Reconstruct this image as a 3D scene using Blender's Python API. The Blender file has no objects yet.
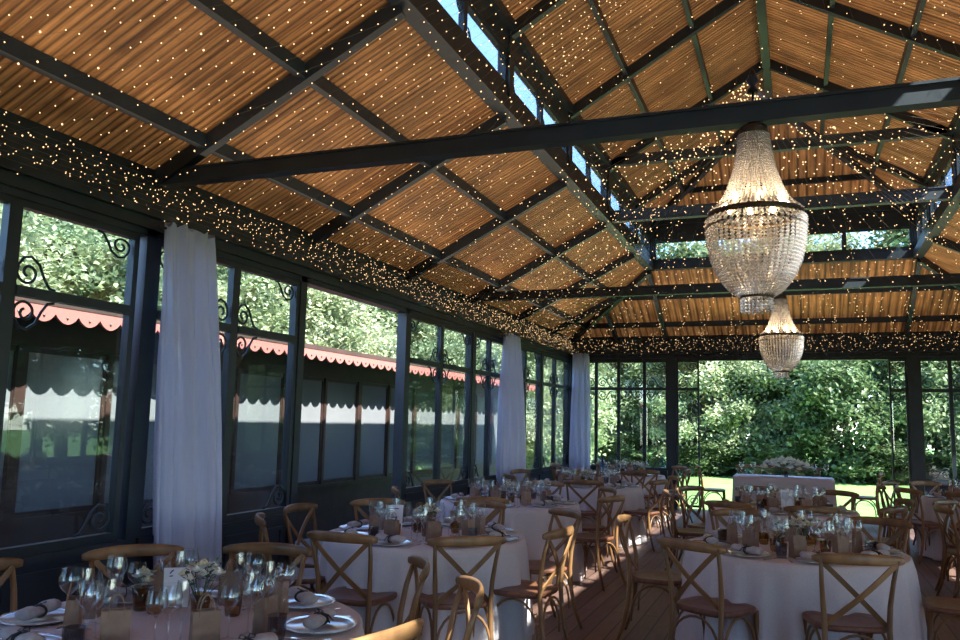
import bpy, math, random
from mathutils import Vector, Matrix
random.seed(11)
S = bpy.context.scene
C = S.collection
PI = math.pi
R = math.radians
sin, cos = math.sin, math.cos

# ------------------------------------------------------------------ camera
cam = bpy.data.objects.new('camera', bpy.data.cameras.new('camera')); C.objects.link(cam)
yaw, pit, rol = R(-21.36), R(7.14), R(1.27)
fw = Vector((sin(yaw)*cos(pit), cos(yaw)*cos(pit), sin(pit)))
rt = Vector((cos(yaw), -sin(yaw), 0)); up = rt.cross(fw)
r2 = cos(rol)*rt + sin(rol)*up; u2 = -sin(rol)*rt + cos(rol)*up
cam.matrix_world = Matrix(((r2.x, u2.x, -fw.x, 0), (r2.y, u2.y, -fw.y, 0), (r2.z, u2.z, -fw.z, 1.6), (0, 0, 0, 1)))
cam.data.sensor_width = 36; cam.data.lens = 813/960*36
cam.data.clip_start = .02; cam.data.clip_end = 400
S.camera = cam
# ------------------------------------------------------------------ light
SUN = Vector((-1, .42, -1.2))
w = bpy.data.worlds.new('sky'); S.world = w; w.use_nodes = True
nt = w.node_tree; bg = nt.nodes['Background']
sky = nt.nodes.new('ShaderNodeTexSky'); sky.sky_type = 'NISHITA'; sky.sun_disc = False
sky.sun_elevation = R(48); sky.sun_rotation = math.atan2(1, -.42); sky.air_density = .8; sky.dust_density = .05; sky.ozone_density = 5.0
nt.links.new(sky.outputs[0], bg.inputs[0]); bg.inputs[1].default_value = .235
sl = bpy.data.lights.new('sun', 'SUN'); sl.energy = 4.8; sl.angle = R(.6); sl.color = (1, .95, .88)
so = bpy.data.objects.new('sun', sl); C.objects.link(so); so.rotation_euler = SUN.to_track_quat('-Z', 'Y').to_euler(); so.location = (8, -4, 14)
S.view_settings.view_transform = 'Standard'; S.view_settings.look = 'None'; S.view_settings.gamma = 1
S.view_settings.use_curve_mapping = False
S.view_settings.exposure = 2.36

ROOF_FILL = .38          # watts per square metre of added uplights, standing in for the tiny bulbs

# ------------------------------------------------------------------ helpers
class MB:
    def __init__(s): s.v = []; s.f = []
    def add(s, vs, fs):
        n = len(s.v); s.v += [tuple(v) for v in vs]; s.f += [tuple(i+n for i in f) for f in fs]; return s
    def box(s, x0, x1, y0, y1, z0, z1):
        return s.add([(x0,y0,z0),(x1,y0,z0),(x1,y1,z0),(x0,y1,z0),(x0,y0,z1),(x1,y0,z1),(x1,y1,z1),(x0,y1,z1)],
                     [(0,3,2,1),(4,5,6,7),(0,1,5,4),(1,2,6,5),(2,3,7,6),(3,0,4,7)])
    def sweep(s, pts, wid, hei, upv=(0,0,1), n=4, closed=False):
        """profile of n corners (4 = box, more = ellipse) along pts; wid across, hei along upv; both may be lists"""
        pts = [Vector(p) for p in pts]; m = len(pts); upv = Vector(upv); rings = []
        W = wid if isinstance(wid, (list, tuple)) else [wid]*m
        H = hei if isinstance(hei, (list, tuple)) else [hei]*m
        for i, p in enumerate(pts):
            if closed: t = pts[(i+1) % m]-pts[i-1]
            else: t = pts[min(i+1, m-1)]-pts[max(i-1, 0)]
            t.normalize(); sd = t.cross(upv)
            if sd.length < 1e-4: sd = t.cross(Vector((1, .1, 0)))
            sd.normalize(); uu = sd.cross(t)
            ring = []
            for k in range(n):
                if n == 4: a, b = ((-.5,-.5),(.5,-.5),(.5,.5),(-.5,.5))[k]
                else: a, b = cos(2*PI*k/n)*.5, sin(2*PI*k/n)*.5
                ring.append(p+sd*(a*W[i])+uu*(b*H[i]))
            rings.append(ring)
        vs = [v for r in rings for v in r]; fs = []
        for i in range(m if closed else m-1):
            for k in range(n):
                j = (i+1) % m
                fs.append((i*n+k, i*n+(k+1) % n, j*n+(k+1) % n, j*n+k))
        if not closed:
            fs.append(tuple(range(n-1, -1, -1))); fs.append(tuple((m-1)*n+k for k in range(n)))
        return s.add(vs, fs)
    def lathe(s, prof, n=24, c=(0,0,0), cap=True):
        vs = []; fs = []; m = len(prof)
        for r, z in prof:
            for k in range(n): vs.append((c[0]+r*cos(2*PI*k/n), c[1]+r*sin(2*PI*k/n), c[2]+z))
        for i in range(m-1):
            for k in range(n): fs.append((i*n+k, i*n+(k+1) % n, (i+1)*n+(k+1) % n, (i+1)*n+k))
        if cap:
            fs.append(tuple(range(n-1, -1, -1))); fs.append(tuple((m-1)*n+k for k in range(n)))
        return s.add(vs, fs)
    def octa(s, c, r, rz=None):
        x, y, z = c; q = rz or r
        return s.add([(x+r,y,z),(x-r,y,z),(x,y+r,z),(x,y-r,z),(x,y,z+q),(x,y,z-q)],
                     [(0,2,4),(2,1,4),(1,3,4),(3,0,4),(2,0,5),(1,2,5),(3,1,5),(0,3,5)])
    def ball(s, c, r, n=8, m=5, sz=1):
        prof = [(r*sin(PI*i/m)+1e-4, -r*sz*cos(PI*i/m)) for i in range(m+1)]
        return s.lathe(prof, n, c, False)
    def mesh(s, name, mat=None, smooth=False):
        me = bpy.data.meshes.new(name); me.from_pydata(s.v, [], s.f)
        if mat: me.materials.append(mat)
        if smooth: me.polygons.foreach_set('use_smooth', [True]*len(me.polygons))
        me.update(); return me
    def build(s, name, mat, parent=None, smooth=False, loc=None, **kw):
        o = bpy.data.objects.new(name, s.mesh(name, mat, smooth)); C.objects.link(o)
        if parent: o.parent = parent
        if loc: o.location = loc
        if kw: tag(o, **kw)
        return o

def tag(o, label=None, cat=None, group=None, kind=None):
    if label: o['label'] = label
    if cat: o['category'] = cat
    if group: o['group'] = group
    if kind: o['kind'] = kind
    return o
def thing(name, label, cat, loc=(0,0,0), rz=0, group=None):
    o = bpy.data.objects.new(name, None); C.objects.link(o); o.empty_display_size = .1
    o.location = loc; o.rotation_euler = (0,0,rz); return tag(o, label, cat, group)
KIDS = {}
def kids(o):
    k = KIDS.get(o.name)
    if k is None: k = KIDS[o.name] = list(o.children)
    return k
def dup(root, loc, rz=0, label=None, group=None, sc=None):
    r = root.copy(); C.objects.link(r); r.location = loc; r.rotation_euler = (0,0,rz)
    if sc: r.scale = sc
    if label: r['label'] = label
    if group: r['group'] = group
    for ch in kids(root):
        c = ch.copy(); C.objects.link(c); c.parent = r
        for g in kids(ch):
            d = g.copy(); C.objects.link(d); d.parent = c
    return r
def struct(mb, name, mat, parent=None, smooth=False):
    o = mb.build(name, mat, parent, smooth)
    if not parent: o['kind'] = 'structure'
    return o

# ------------------------------------------------------------------ materials
def mat(name, col, rough=.5, metal=0, emit=None, es=0):
    m = bpy.data.materials.new(name); m.use_nodes = True; b = m.node_tree.nodes['Principled BSDF']
    b.inputs['Base Color'].default_value = (*col, 1); b.inputs['Roughness'].default_value = rough; b.inputs['Metallic'].default_value = metal
    if emit: b.inputs['Emission Color'].default_value = (*emit, 1); b.inputs['Emission Strength'].default_value = es
    return m
def nd(m, t, **kw):
    n = m.node_tree.nodes.new(t)
    for k, v in kw.items(): setattr(n, k, v)
    return n
def lk(m, a, b): m.node_tree.links.new(a, b)
def noisy(name, c1, c2, scale=5, rough=.6, stretch=(1,1,1), detail=4, bump=0, rnd=0, coord='Object', spec=None):
    m = mat(name, c1, rough); b = m.node_tree.nodes['Principled BSDF']
    tc = nd(m, 'ShaderNodeTexCoord'); mp = nd(m, 'ShaderNodeMapping'); mp.inputs['Scale'].default_value = stretch
    no = nd(m, 'ShaderNodeTexNoise'); no.inputs['Scale'].default_value = scale; no.inputs['Detail'].default_value = detail
    rp = nd(m, 'ShaderNodeValToRGB'); rp.color_ramp.elements[0].color = (*c1,1); rp.color_ramp.elements[1].color = (*c2,1)
    rp.color_ramp.elements[0].position = .35; rp.color_ramp.elements[1].position = .65
    lk(m, tc.outputs[coord], mp.inputs[0]); lk(m, mp.outputs[0], no.inputs[0]); lk(m, no.outputs[0], rp.inputs[0])
    out = rp.outputs[0]
    if rnd:
        oi = nd(m, 'ShaderNodeObjectInfo'); hs = nd(m, 'ShaderNodeHueSaturation')
        mr = nd(m, 'ShaderNodeMapRange'); mr.inputs[3].default_value = 1-rnd; mr.inputs[4].default_value = 1+rnd
        lk(m, oi.outputs['Random'], mr.inputs[0]); lk(m, mr.outputs[0], hs.inputs['Value']); lk(m, out, hs.inputs['Color']); out = hs.outputs[0]
    lk(m, out, b.inputs['Base Color'])
    if bump:
        bp = nd(m, 'ShaderNodeBump'); bp.inputs['Strength'].default_value = bump; bp.inputs['Distance'].default_value = .01
        lk(m, no.outputs[0], bp.inputs['Height']); lk(m, bp.outputs[0], b.inputs['Normal'])
    if spec is not None: b.inputs['Specular IOR Level'].default_value = spec
    return m

M_IRON = noisy('painted_iron', (.013,.022,.033), (.020,.031,.043), 6, .42)
M_IRONB = noisy('blue_painted_panel', (.014,.023,.040), (.02,.031,.05), 3, .45)
M_BEAM = noisy('tie_beam_paint', (.030,.042,.058), (.042,.056,.073), 4, .5)
M_WOOD = noisy('bentwood', (.15,.073,.030), (.27,.14,.058), 9, .38, (1,1,.25), rnd=.28, bump=.05)
M_SEAT = noisy('seat_wood', (.12,.045,.027), (.19,.078,.042), 30, .4, rnd=.2)
M_LINEN = noisy('table_linen', (.57,.51,.53), (.63,.57,.59), 120, .85, bump=.08, spec=.2)
M_NAPKIN = noisy('napkin_linen', (.42,.39,.41), (.50,.47,.49), 60, .85, bump=.15, spec=.2)
M_VOILE = noisy('voile', (.72,.74,.88), (.78,.80,.92), 10, .8, (8,8,.4), spec=.2)
def see_through(m, col, fac):
    out = [n for n in m.node_tree.nodes if n.type == 'OUTPUT_MATERIAL'][0]; src = out.inputs[0].links[0].from_socket
    tl = nd(m, 'ShaderNodeBsdfTranslucent'); tl.inputs[0].default_value = (*col,1); mx = nd(m, 'ShaderNodeMixShader'); mx.inputs[0].default_value = fac
    lk(m, src, mx.inputs[1]); lk(m, tl.outputs[0], mx.inputs[2]); lk(m, mx.outputs[0], out.inputs[0])
see_through(M_VOILE, (.78,.80,.95), .45)
M_KRAFT = noisy('kraft_paper', (.24,.15,.11), (.30,.195,.145), 25, .8, rnd=.15)
M_RIBBON = mat('ribbon', (.02,.02,.025), .5)
M_STEEL = mat('cutlery_steel', (.75,.75,.77), .18, 1)
M_WHITE = mat('white_card', (.88,.88,.95), .6)
M_INK = mat('ink', (.12,.11,.25), .7)
M_BRASS = mat('aged_brass', (.10,.08,.06), .45, 1)
M_BLACKMET = mat('black_metal', (.02,.02,.02), .4, .5)
M_PETAL = noisy('white_petals', (.72,.70,.62), (.85,.84,.78), 30, .7, rnd=.08)
M_PETAL2 = noisy('cream_petals', (.78,.70,.52), (.85,.78,.62), 30, .7)
M_STEM = noisy('leaf_green', (.03,.07,.025), (.07,.13,.05), 30, .6)
M_EUCA = noisy('eucalyptus', (.12,.19,.15), (.22,.30,.24), 20, .6)
M_BUDP = mat('pink_buds', (.55,.33,.30), .7)
M_WAX = mat('candle_wax', (.85,.82,.75), .5)
M_BLUEB = mat('blue_bottle', (.02,.05,.16), .15)

def glass(name, tint=(1,1,1), refl=1.0, ior=1.45, rough=.0):
    m = bpy.data.materials.new(name); m.use_nodes = True; t = m.node_tree; t.nodes.clear()
    o = nd(m, 'ShaderNodeOutputMaterial'); mx = nd(m, 'ShaderNodeMixShader'); tr = nd(m, 'ShaderNodeBsdfTransparent'); gl = nd(m, 'ShaderNodeBsdfGlossy')
    ge = nd(m, 'ShaderNodeNewGeometry'); dt = nd(m, 'ShaderNodeVectorMath', operation='DOT_PRODUCT'); lk(m, ge.outputs['Normal'], dt.inputs[0]); lk(m, ge.outputs['Incoming'], dt.inputs[1])
    ab = nd(m, 'ShaderNodeMath', operation='ABSOLUTE'); lk(m, dt.outputs['Value'], ab.inputs[0]); su = nd(m, 'ShaderNodeMath', operation='SUBTRACT'); su.inputs[0].default_value = 1; lk(m, ab.outputs[0], su.inputs[1])
    pw = nd(m, 'ShaderNodeMath', operation='POWER'); pw.inputs[1].default_value = 5; lk(m, su.outputs[0], pw.inputs[0])
    fr = nd(m, 'ShaderNodeMath', operation='MULTIPLY_ADD'); fr.inputs[1].default_value = .96; fr.inputs[2].default_value = .04; lk(m, pw.outputs[0], fr.inputs[0])
    ml = nd(m, 'ShaderNodeMath', operation='MULTIPLY'); ml.inputs[1].default_value = refl; ml.use_clamp = True
    tr.inputs[0].default_value = (*tint,1); gl.inputs['Roughness'].default_value = rough
    lk(m, fr.outputs[0], ml.inputs[0]); lk(m, ml.outputs[0], mx.inputs[0]); lk(m, tr.outputs[0], mx.inputs[1]); lk(m, gl.outputs[0], mx.inputs[2]); lk(m, mx.outputs[0], o.inputs[0])
    return m
M_GLASS = glass('window_glass', (.90,.94,.93), 1.3)
M_STEMGL = glass('stemware_glass', (.93,.95,.96), 3.2)
M_GREYGL = glass('grey_glass', (.62,.62,.67), 2.0)
M_AMBERGL = glass('amber_glass', (.72,.58,.42), 2.0)
M_CRYST = glass('chandelier_crystal', (.80,.80,.82), 5.0, rough=.12)
def mix_diff(m, col, fac):
    """part of the crystal bead scatters light at its ground facets"""
    t = m.node_tree; out = [n for n in t.nodes if n.type == 'OUTPUT_MATERIAL'][0]; src = out.inputs[0].links[0].from_socket
    d = nd(m, 'ShaderNodeBsdfDiffuse'); d.inputs[0].default_value = (*col,1); tl = nd(m, 'ShaderNodeBsdfTranslucent'); tl.inputs[0].default_value = (*col,1)
    a = nd(m, 'ShaderNodeMixShader'); a.inputs[0].default_value = .5; lk(m, d.outputs[0], a.inputs[1]); lk(m, tl.outputs[0], a.inputs[2])
    mx = nd(m, 'ShaderNodeMixShader'); mx.inputs[0].default_value = fac; lk(m, src, mx.inputs[1]); lk(m, a.outputs[0], mx.inputs[2]); lk(m, mx.outputs[0], out.inputs[0])
mix_diff(M_CRYST, (.9,.90,.92), .30)

def emis(name, col, st):
    m = mat(name, (0,0,0), .5, emit=col, es=st)
    try: m.cycles.emission_sampling = 'NONE'
    except Exception: pass
    return m
M_BULB = emis('fairy_bulb', (1,.62,.30), .50)
M_BULB2 = emis('warm_lamp', (1,.66,.32), 6)
M_WIRE = mat('clear_wire', (.12,.10,.08), .35)

# bamboo / reed roof lining: stripes run down the slope
def reed(name, axis):
    m = mat(name, (.4,.2,.07), .55); b = m.node_tree.nodes['Principled BSDF']
    tc = nd(m, 'ShaderNodeTexCoord'); sp = nd(m, 'ShaderNodeSeparateXYZ'); lk(m, tc.outputs['Object'], sp.inputs[0])
    wv = nd(m, 'ShaderNodeMath', operation='MULTIPLY'); wv.inputs[1].default_value = 2*PI/(.062 if axis == 'Y' else .13); lk(m, sp.outputs[axis], wv.inputs[0])
    sn = nd(m, 'ShaderNodeMath', operation='SINE'); lk(m, wv.outputs[0], sn.inputs[0])
    mp = nd(m, 'ShaderNodeMapping'); mp.inputs['Scale'].default_value = (1.2,26,1.2) if axis == 'Y' else (26,1.2,1.2)
    no = nd(m, 'ShaderNodeTexNoise'); no.inputs['Scale'].default_value = 1.0; no.inputs['Detail'].default_value = 6; lk(m, tc.outputs['Object'], mp.inputs[0]); lk(m, mp.outputs[0], no.inputs[0])
    n2 = nd(m, 'ShaderNodeTexNoise'); n2.inputs['Scale'].default_value = 3.0; n2.inputs['Detail'].default_value = 5; lk(m, tc.outputs['Object'], n2.inputs[0])
    rp = nd(m, 'ShaderNodeValToRGB'); e = rp.color_ramp.elements
    e[0].position = .32; e[0].color = (.22,.08,.022,1); e[1].position = .66; e[1].color = (.70,.305,.095,1); x = e.new(.5); x.color = (.50,.215,.062,1)
    lk(m, no.outputs[0], rp.inputs[0])
    ma = nd(m, 'ShaderNodeMapRange'); ma.inputs[1].default_value = -1; ma.inputs[2].default_value = -.35; ma.inputs[3].default_value = .35; ma.inputs[4].default_value = 1
    lk(m, sn.outputs[0], ma.inputs[0])
    mb = nd(m, 'ShaderNodeMapRange'); mb.inputs[1].default_value = .3; mb.inputs[2].default_value = .7; mb.inputs[3].default_value = .65; mb.inputs[4].default_value = 1.15; lk(m, n2.outputs[0], mb.inputs[0])
    mm = nd(m, 'ShaderNodeMath', operation='MULTIPLY'); lk(m, ma.outputs[0], mm.inputs[0]); lk(m, mb.outputs[0], mm.inputs[1])
    mx = nd(m, 'ShaderNodeMix', data_type='RGBA', blend_type='MULTIPLY'); mx.inputs[0].default_value = 1
    lk(m, rp.outputs[0], mx.inputs[6]); lk(m, mm.outputs[0], mx.inputs[7]); lk(m, mx.outputs[2], b.inputs['Base Color'])
    bp = nd(m, 'ShaderNodeBump'); bp.inputs['Strength'].default_value = .6; bp.inputs['Distance'].default_value = .02; lk(m, sn.outputs[0], bp.inputs['Height']); lk(m, bp.outputs[0], b.inputs['Normal'])
    # thin reed screen: daylight falls through it a little
    tl = nd(m, 'ShaderNodeBsdfTranslucent'); lk(m, mx.outputs[2], tl.inputs[0])
    ms = nd(m, 'ShaderNodeMixShader'); ms.inputs[0].default_value = .04
    out = [n for n in m.node_tree.nodes if n.type == 'OUTPUT_MATERIAL'][0]
    lk(m, b.outputs[0], ms.inputs[1]); lk(m, tl.outputs[0], ms.inputs[2]); lk(m, ms.outputs[0], out.inputs[0])
    return m
M_REEDY = reed('reed_lining', 'Y'); M_REEDX = reed('reed_lining_hip', 'X')

def deck():
    m = mat('deck_planks', (.1,.05,.03), .45); b = m.node_tree.nodes['Principled BSDF']
    tc = nd(m, 'ShaderNodeTexCoord'); br = nd(m, 'ShaderNodeTexBrick'); mp = nd(m, 'ShaderNodeMapping'); mp.inputs['Rotation'].default_value = (0,0,R(90))
    lk(m, tc.outputs['Object'], mp.inputs[0]); lk(m, mp.outputs[0], br.inputs[0])
    br.inputs['Scale'].default_value = 1; br.inputs['Brick Width'].default_value = 2.4; br.inputs['Row Height'].default_value = .14; br.inputs['Mortar Size'].default_value = .006
    br.inputs['Color1'].default_value = (.125,.068,.054,1); br.inputs['Color2'].default_value = (.19,.112,.09,1); br.inputs['Mortar'].default_value = (.01,.006,.005,1)
    no = nd(m, 'ShaderNodeTexNoise'); no.inputs['Scale'].default_value = 6; no.inputs['Detail'].default_value = 6; m2 = nd(m, 'ShaderNodeMapping'); m2.inputs['Scale'].default_value = (6,.6,1)
    lk(m, tc.outputs['Object'], m2.inputs[0]); lk(m, m2.outputs[0], no.inputs[0])
    mx = nd(m, 'ShaderNodeMix', data_type='RGBA', blend_type='OVERLAY'); mx.inputs[0].default_value = .6
    lk(m, br.outputs[0], mx.inputs[6]); lk(m, no.outputs[0], mx.inputs[7]); lk(m, mx.outputs[2], b.inputs['Base Color'])
    bp = nd(m, 'ShaderNodeBump'); bp.inputs['Strength'].default_value = .5; bp.inputs['Distance'].default_value = .004; bp.invert = True
    lk(m, br.outputs['Fac'], bp.inputs['Height']); lk(m, bp.outputs[0], b.inputs['Normal'])
    return m
M_DECK = deck()
M_GRASS = noisy('lawn_grass', (.13,.25,.07), (.19,.33,.10), 3, .9, spec=.1)
M_PAVE = noisy('grey_paving', (.16,.15,.14), (.22,.21,.20), 4, .8)
M_BARK = noisy('bark', (.06,.04,.03), (.13,.10,.08), 12, .9, (1,1,.2), bump=.4)
def leafmat(name, c1, c2, tr=.35):
    m = noisy(name, c1, c2, .9, .45, detail=8, rnd=.12, coord='Object', spec=.35); t = m.node_tree
    out = [n for n in t.nodes if n.type == 'OUTPUT_MATERIAL'][0]; b = t.nodes['Principled BSDF']; col = b.inputs['Base Color'].links[0].from_socket
    tl = nd(m, 'ShaderNodeBsdfTranslucent'); ms = nd(m, 'ShaderNodeMixShader'); ms.inputs[0].default_value = tr
    lk(m, col, tl.inputs[0]); lk(m, b.outputs[0], ms.inputs[1]); lk(m, tl.outputs[0], ms.inputs[2]); lk(m, ms.outputs[0], out.inputs[0]); return m
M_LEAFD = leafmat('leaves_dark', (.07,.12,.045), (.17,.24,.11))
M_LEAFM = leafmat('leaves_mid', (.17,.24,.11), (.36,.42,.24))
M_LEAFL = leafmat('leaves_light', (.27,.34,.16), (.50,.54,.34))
M_SALMON = mat('salmon_valance', (.46,.155,.13), .6)
M_DKWOOD = noisy('dark_brown_timber', (.030,.016,.013), (.05,.026,.02), 5, .5)
M_FROST = noisy('frosted_window', (.15,.165,.175), (.18,.195,.205), .6, .10)
M_SOFFIT = noisy('brown_soffit', (.05,.03,.022), (.07,.04,.03), 3, .8)

# ------------------------------------------------------------------ dimensions
XL, XR, YB, YF = -4.4, 3.86, 16.4, -7.9         # walls
LX0, LX1, LYB, LYF = -2.4, 1.86, 14.3, -5.8     # lantern
ZE, ZL0, ZL1, ZR = 3.36, 4.38, 5.16, 6.40      # eave, lantern bottom / top, ridge
XC = -.27; RYB = 12.15; RYF = -3.6
TRY = [4.55+2.07*k for k in range(-6, 5)]

# ------------------------------------------------------------------ ground, floor
struct(MB().box(-60, 60, -40, 90, -.4, -.12), 'ground', M_GRASS)
struct(MB().box(-12, XL-.1, -20, 20, -.12, -.06), 'ground_paving', M_PAVE)
struct(MB().box(XL-.15, XR+.15, YF-.1, YB+.15, -.15, 0), 'floor', M_DECK)

# ------------------------------------------------------------------ roof
def slope(name, poly, m):
    """reed mat panel from an inner polygon (z is the underside)"""
    mb = MB(); n = len(poly)
    mb.add(list(poly), [tuple(range(n))])
    return mb
ceil = struct(slope('c', [(XL,YF,ZE),(XL,YB,ZE),(LX0,LYB,ZL0),(LX0,LYF,ZL0)], 0), 'ceiling', M_REEDY)
for n, p, m in [('r', [(XR,YB,ZE),(XR,YF,ZE),(LX1,LYF,ZL0),(LX1,LYB,ZL0)], M_REEDY),
                ('b', [(XL,YB,ZE),(XR,YB,ZE),(LX1,LYB,ZL0),(LX0,LYB,ZL0)], M_REEDX),
                ('f', [(XR,YF,ZE),(XL,YF,ZE),(LX0,LYF,ZL0),(LX1,LYF,ZL0)], M_REEDX),
                ('ul', [(LX0,LYF,ZL1),(LX0,LYB,ZL1),(XC,RYB,ZR),(XC,RYF,ZR)], M_REEDY),
                ('ur', [(LX1,LYB,ZL1),(LX1,LYF,ZL1),(XC,RYF,ZR),(XC,RYB,ZR)], M_REEDY),
                ('ub', [(LX0,LYB,ZL1),(LX1,LYB,ZL1),(XC,RYB,ZR)], M_REEDX),
                ('uf', [(LX1,LYF,ZL1),(LX0,LYF,ZL1),(XC,RYF,ZR)], M_REEDX)]:
    struct(slope(n, p, 0), 'ceiling_panel', m, ceil)
def beam(p0, p1, wd=.07, h=.13, drop=.055, mt=M_IRON, name='rafter'):
    p0, p1 = Vector(p0), Vector(p1)
    p0.z -= drop; p1.z -= drop
    return MB().sweep([p0, p1], wd, h).build(name, mt, ceil)
for y in TRY:
    if LYF-1 < y < LYB:
        yy = y
        beam((XL,yy,ZE),(LX0,yy,ZL0)); beam((XR,yy,ZE),(LX1,yy,ZL0))
        ftop = 1
        if y > RYB: ftop = (LYB-y)/(LYB-RYB)
        beam((LX0,yy,ZL1),(LX0+(XC-LX0)*ftop,yy,ZL1+(ZR-ZL1)*ftop)); beam((LX1,yy,ZL1),(LX1+(XC-LX1)*ftop,yy,ZL1+(ZR-ZL1)*ftop))
t = (YB-14.9)/(YB-LYB)
beam((XL,14.9,ZE),(XL+(LX0-XL)*t,14.9,ZE+(ZL0-ZE)*t)); beam((XR,14.9,ZE),(XR+(LX1-XR)*t,14.9,ZE+(ZL0-ZE)*t))
for x in (LX0, LX1): beam((x,YB,ZE),(x,LYB,ZL0))
for x in (-3.4, 2.86): beam((x,YB,ZE),(x,YB-(YB-LYB)*.5,(ZE+ZL0)/2))
beam((XL,YB,ZE),(LX0,LYB,ZL0), .09, .15, name='hip_rafter'); beam((XR,YB,ZE),(LX1,LYB,ZL0), .09, .15, name='hip_rafter')
beam((LX0,LYB,ZL1),(XC,RYB,ZR), .08, .13, name='hip_rafter'); beam((LX1,LYB,ZL1),(XC,RYB,ZR), .08, .13, name='hip_rafter')
beam((XC,RYF,ZR),(XC,RYB,ZR), .1, .16, .07, name='ridge_beam')
for f in (.235, .64):
    xa, xb = XL+(LX0-XL)*f, XR+(LX1-XR)*f; z = ZE+(ZL0-ZE)*f; yb = YB+(LYB-YB)*f; yf = YF+(LYF-YF)*f
    beam((xa,yf,z),(xa,yb,z), .06, .10, .045, name='purlin'); beam((xb,yf,z),(xb,yb,z), .06, .10, .045, name='purlin'); beam((xa,yb,z),(xb,yb,z), .06, .10, .045, name='purlin')
for f in (.33, .67):
    xa, xb = LX0+(XC-LX0)*f, LX1+(XC-LX1)*f; z = ZL1+(ZR-ZL1)*f; yb = LYB+(RYB-LYB)*f; yf = LYF+(RYF-LYF)*f
    beam((xa,yf,z),(xa,yb,z), .05, .09, .045, name='purlin'); beam((xb,yf,z),(xb,yb,z), .05, .09, .045, name='purlin'); beam((xa,yb,z),(xb,yb,z), .05, .09, .045, name='purlin')
# sheltering eave outside and gutter
nT = 0
def trim(mb, m=M_IRON, smooth=False):
    global nT; nT += 1
    return struct(mb, 'trim_%d' % nT, m, None, smooth)
trim(MB().box(XL-.36, XL-.02, YF, YB+.3, 3.30, 3.52)); trim(MB().box(XR+.02, XR+.32, YF, YB+.3, 3.30, 3.44)); trim(MB().box(XL-.3, XR+.3, YB+.02, YB+.32, 3.30, 3.44))
trim(MB().box(XL-.3, XR+.3, YF-.3, YF-.02, 3.30, 3.44))

# wall frames in wall coordinates: u along the wall, z up, d inward
def mapper(side):
    if side == 'left': return lambda u, z, d: (XL+d, u, z)
    if side == 'right': return lambda u, z, d: (XR-d, u, z)
    if side == 'back': return lambda u, z, d: (u, YB-d, z)
    if side == 'front': return lambda u, z, d: (u, YF+d, z)
    if side == 'lleft': return lambda u, z, d: (LX0+d, u, z)
    if side == 'lright': return lambda u, z, d: (LX1-d, u, z)
    if side == 'lback': return lambda u, z, d: (u, LYB-d, z)
def wbox(mb, P, u0, u1, z0, z1, d0, d1):
    a, b = P(u0,z0,d0), P(u1,z1,d1)
    return mb.box(min(a[0],b[0]), max(a[0],b[0]), min(a[1],b[1]), max(a[1],b[1]), z0, z1)
SILL, TRN, HEAD = .74, 2.325, 2.88
# scroll ornament: spiral with a tail, lies in local XZ plane, corner at origin, grows to +x +z
def scroll_mesh(sz, rad):
    pts = []
    cx, cz = .52, .50
    for i in range(30):
        a = 1.0*PI+2.6*PI*i/29; r = .12+.34*(i/29)**1.1
        pts.append((cx+r*cos(a+PI*.6), cz+r*sin(a+PI*.6)*.95))
    lx, lz = pts[-1]
    tail = [(.32,.98),(.62,1.05),(.95,.82),(1.15,.42),(1.38,.10),(1.62,.06)]
    pts = [(2*cx-x, z) for x, z in pts]
    pts = pts[:-4]+[(.10,.45),(.14,.72)]+tail
    mb = MB(); mb.sweep([(x*sz, 0, z*sz) for x, z in pts], rad*2, rad*2, (0,1,0), 5)
    return mb.mesh('scroll_ornament', M_IRON, True)
SCR = scroll_mesh(.185, .0095); SCRS = scroll_mesh(.10, .006)
def scroll(P, u, z, su, sz, parent, me=SCR):
    o = bpy.data.objects.new('scroll_ornament', me); C.objects.link(o)
    o.location = P(u, z, .02)
    a = P(1,0,0); b = P(0,0,0); ax = Vector((a[0]-b[0], a[1]-b[1], 0))
    rz = math.atan2(ax.y, ax.x)
    o.rotation_euler = (0,0,rz); o.scale = (su,1,sz); o.parent = parent
nW = 0
def window(P, u0, u1, z0=SILL, z1=HEAD, tr=TRN, fr=.045, scr=True, dep=.05, sm=None, ms=1):
    global nW; nW += 1
    f = MB()
    wbox(f, P, u0, u0+fr, z0, z1, -.01, dep); wbox(f, P, u1-fr, u1, z0, z1, -.01, dep)
    wbox(f, P, u0+fr, u1-fr, z1-fr, z1, -.01, dep); wbox(f, P, u0+fr, u1-fr, z0, z0+fr*1.3, -.01, dep)
    if tr: wbox(f, P, u0+fr, u1-fr, tr-.03, tr+.03, -.012, dep+.012)
    w_ = bpy.data.objects.new('window_%d' % nW, None); C.objects.link(w_); w_['kind'] = 'structure'
    f.build('window_frame', M_IRON, w_)
    g = MB()
    if tr:
        wbox(g, P, u0+fr, u1-fr, z0+fr, tr-.03, .012, .018); wbox(g, P, u0+fr, u1-fr, tr+.03, z1-fr, .012, .018)
    else: wbox(g, P, u0+fr, u1-fr, z0+fr, z1-fr, .012, .018)
    g.build('glass_pane', M_GLASS, w_)
    if scr:
        me = sm or SCR
        a, b = u0+fr, u1-fr
        if tr:
            uu, s, vv = (a,1,b) if ms > 0 else (b,-1,a)
            scroll(P, uu, tr+.03, s, 1, w_, me); scroll(P, uu, tr-.03, s, -1, w_, me)
            scroll(P, vv, z1-fr, -s, -.8, w_, me); scroll(P, vv, z0+fr*1.3, -s, 1, w_, me)
        else:
            scroll(P, a, z0+fr, 1, 1, w_, me); scroll(P, b, z1-fr, -1, -1, w_, me)
    return w_
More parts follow.
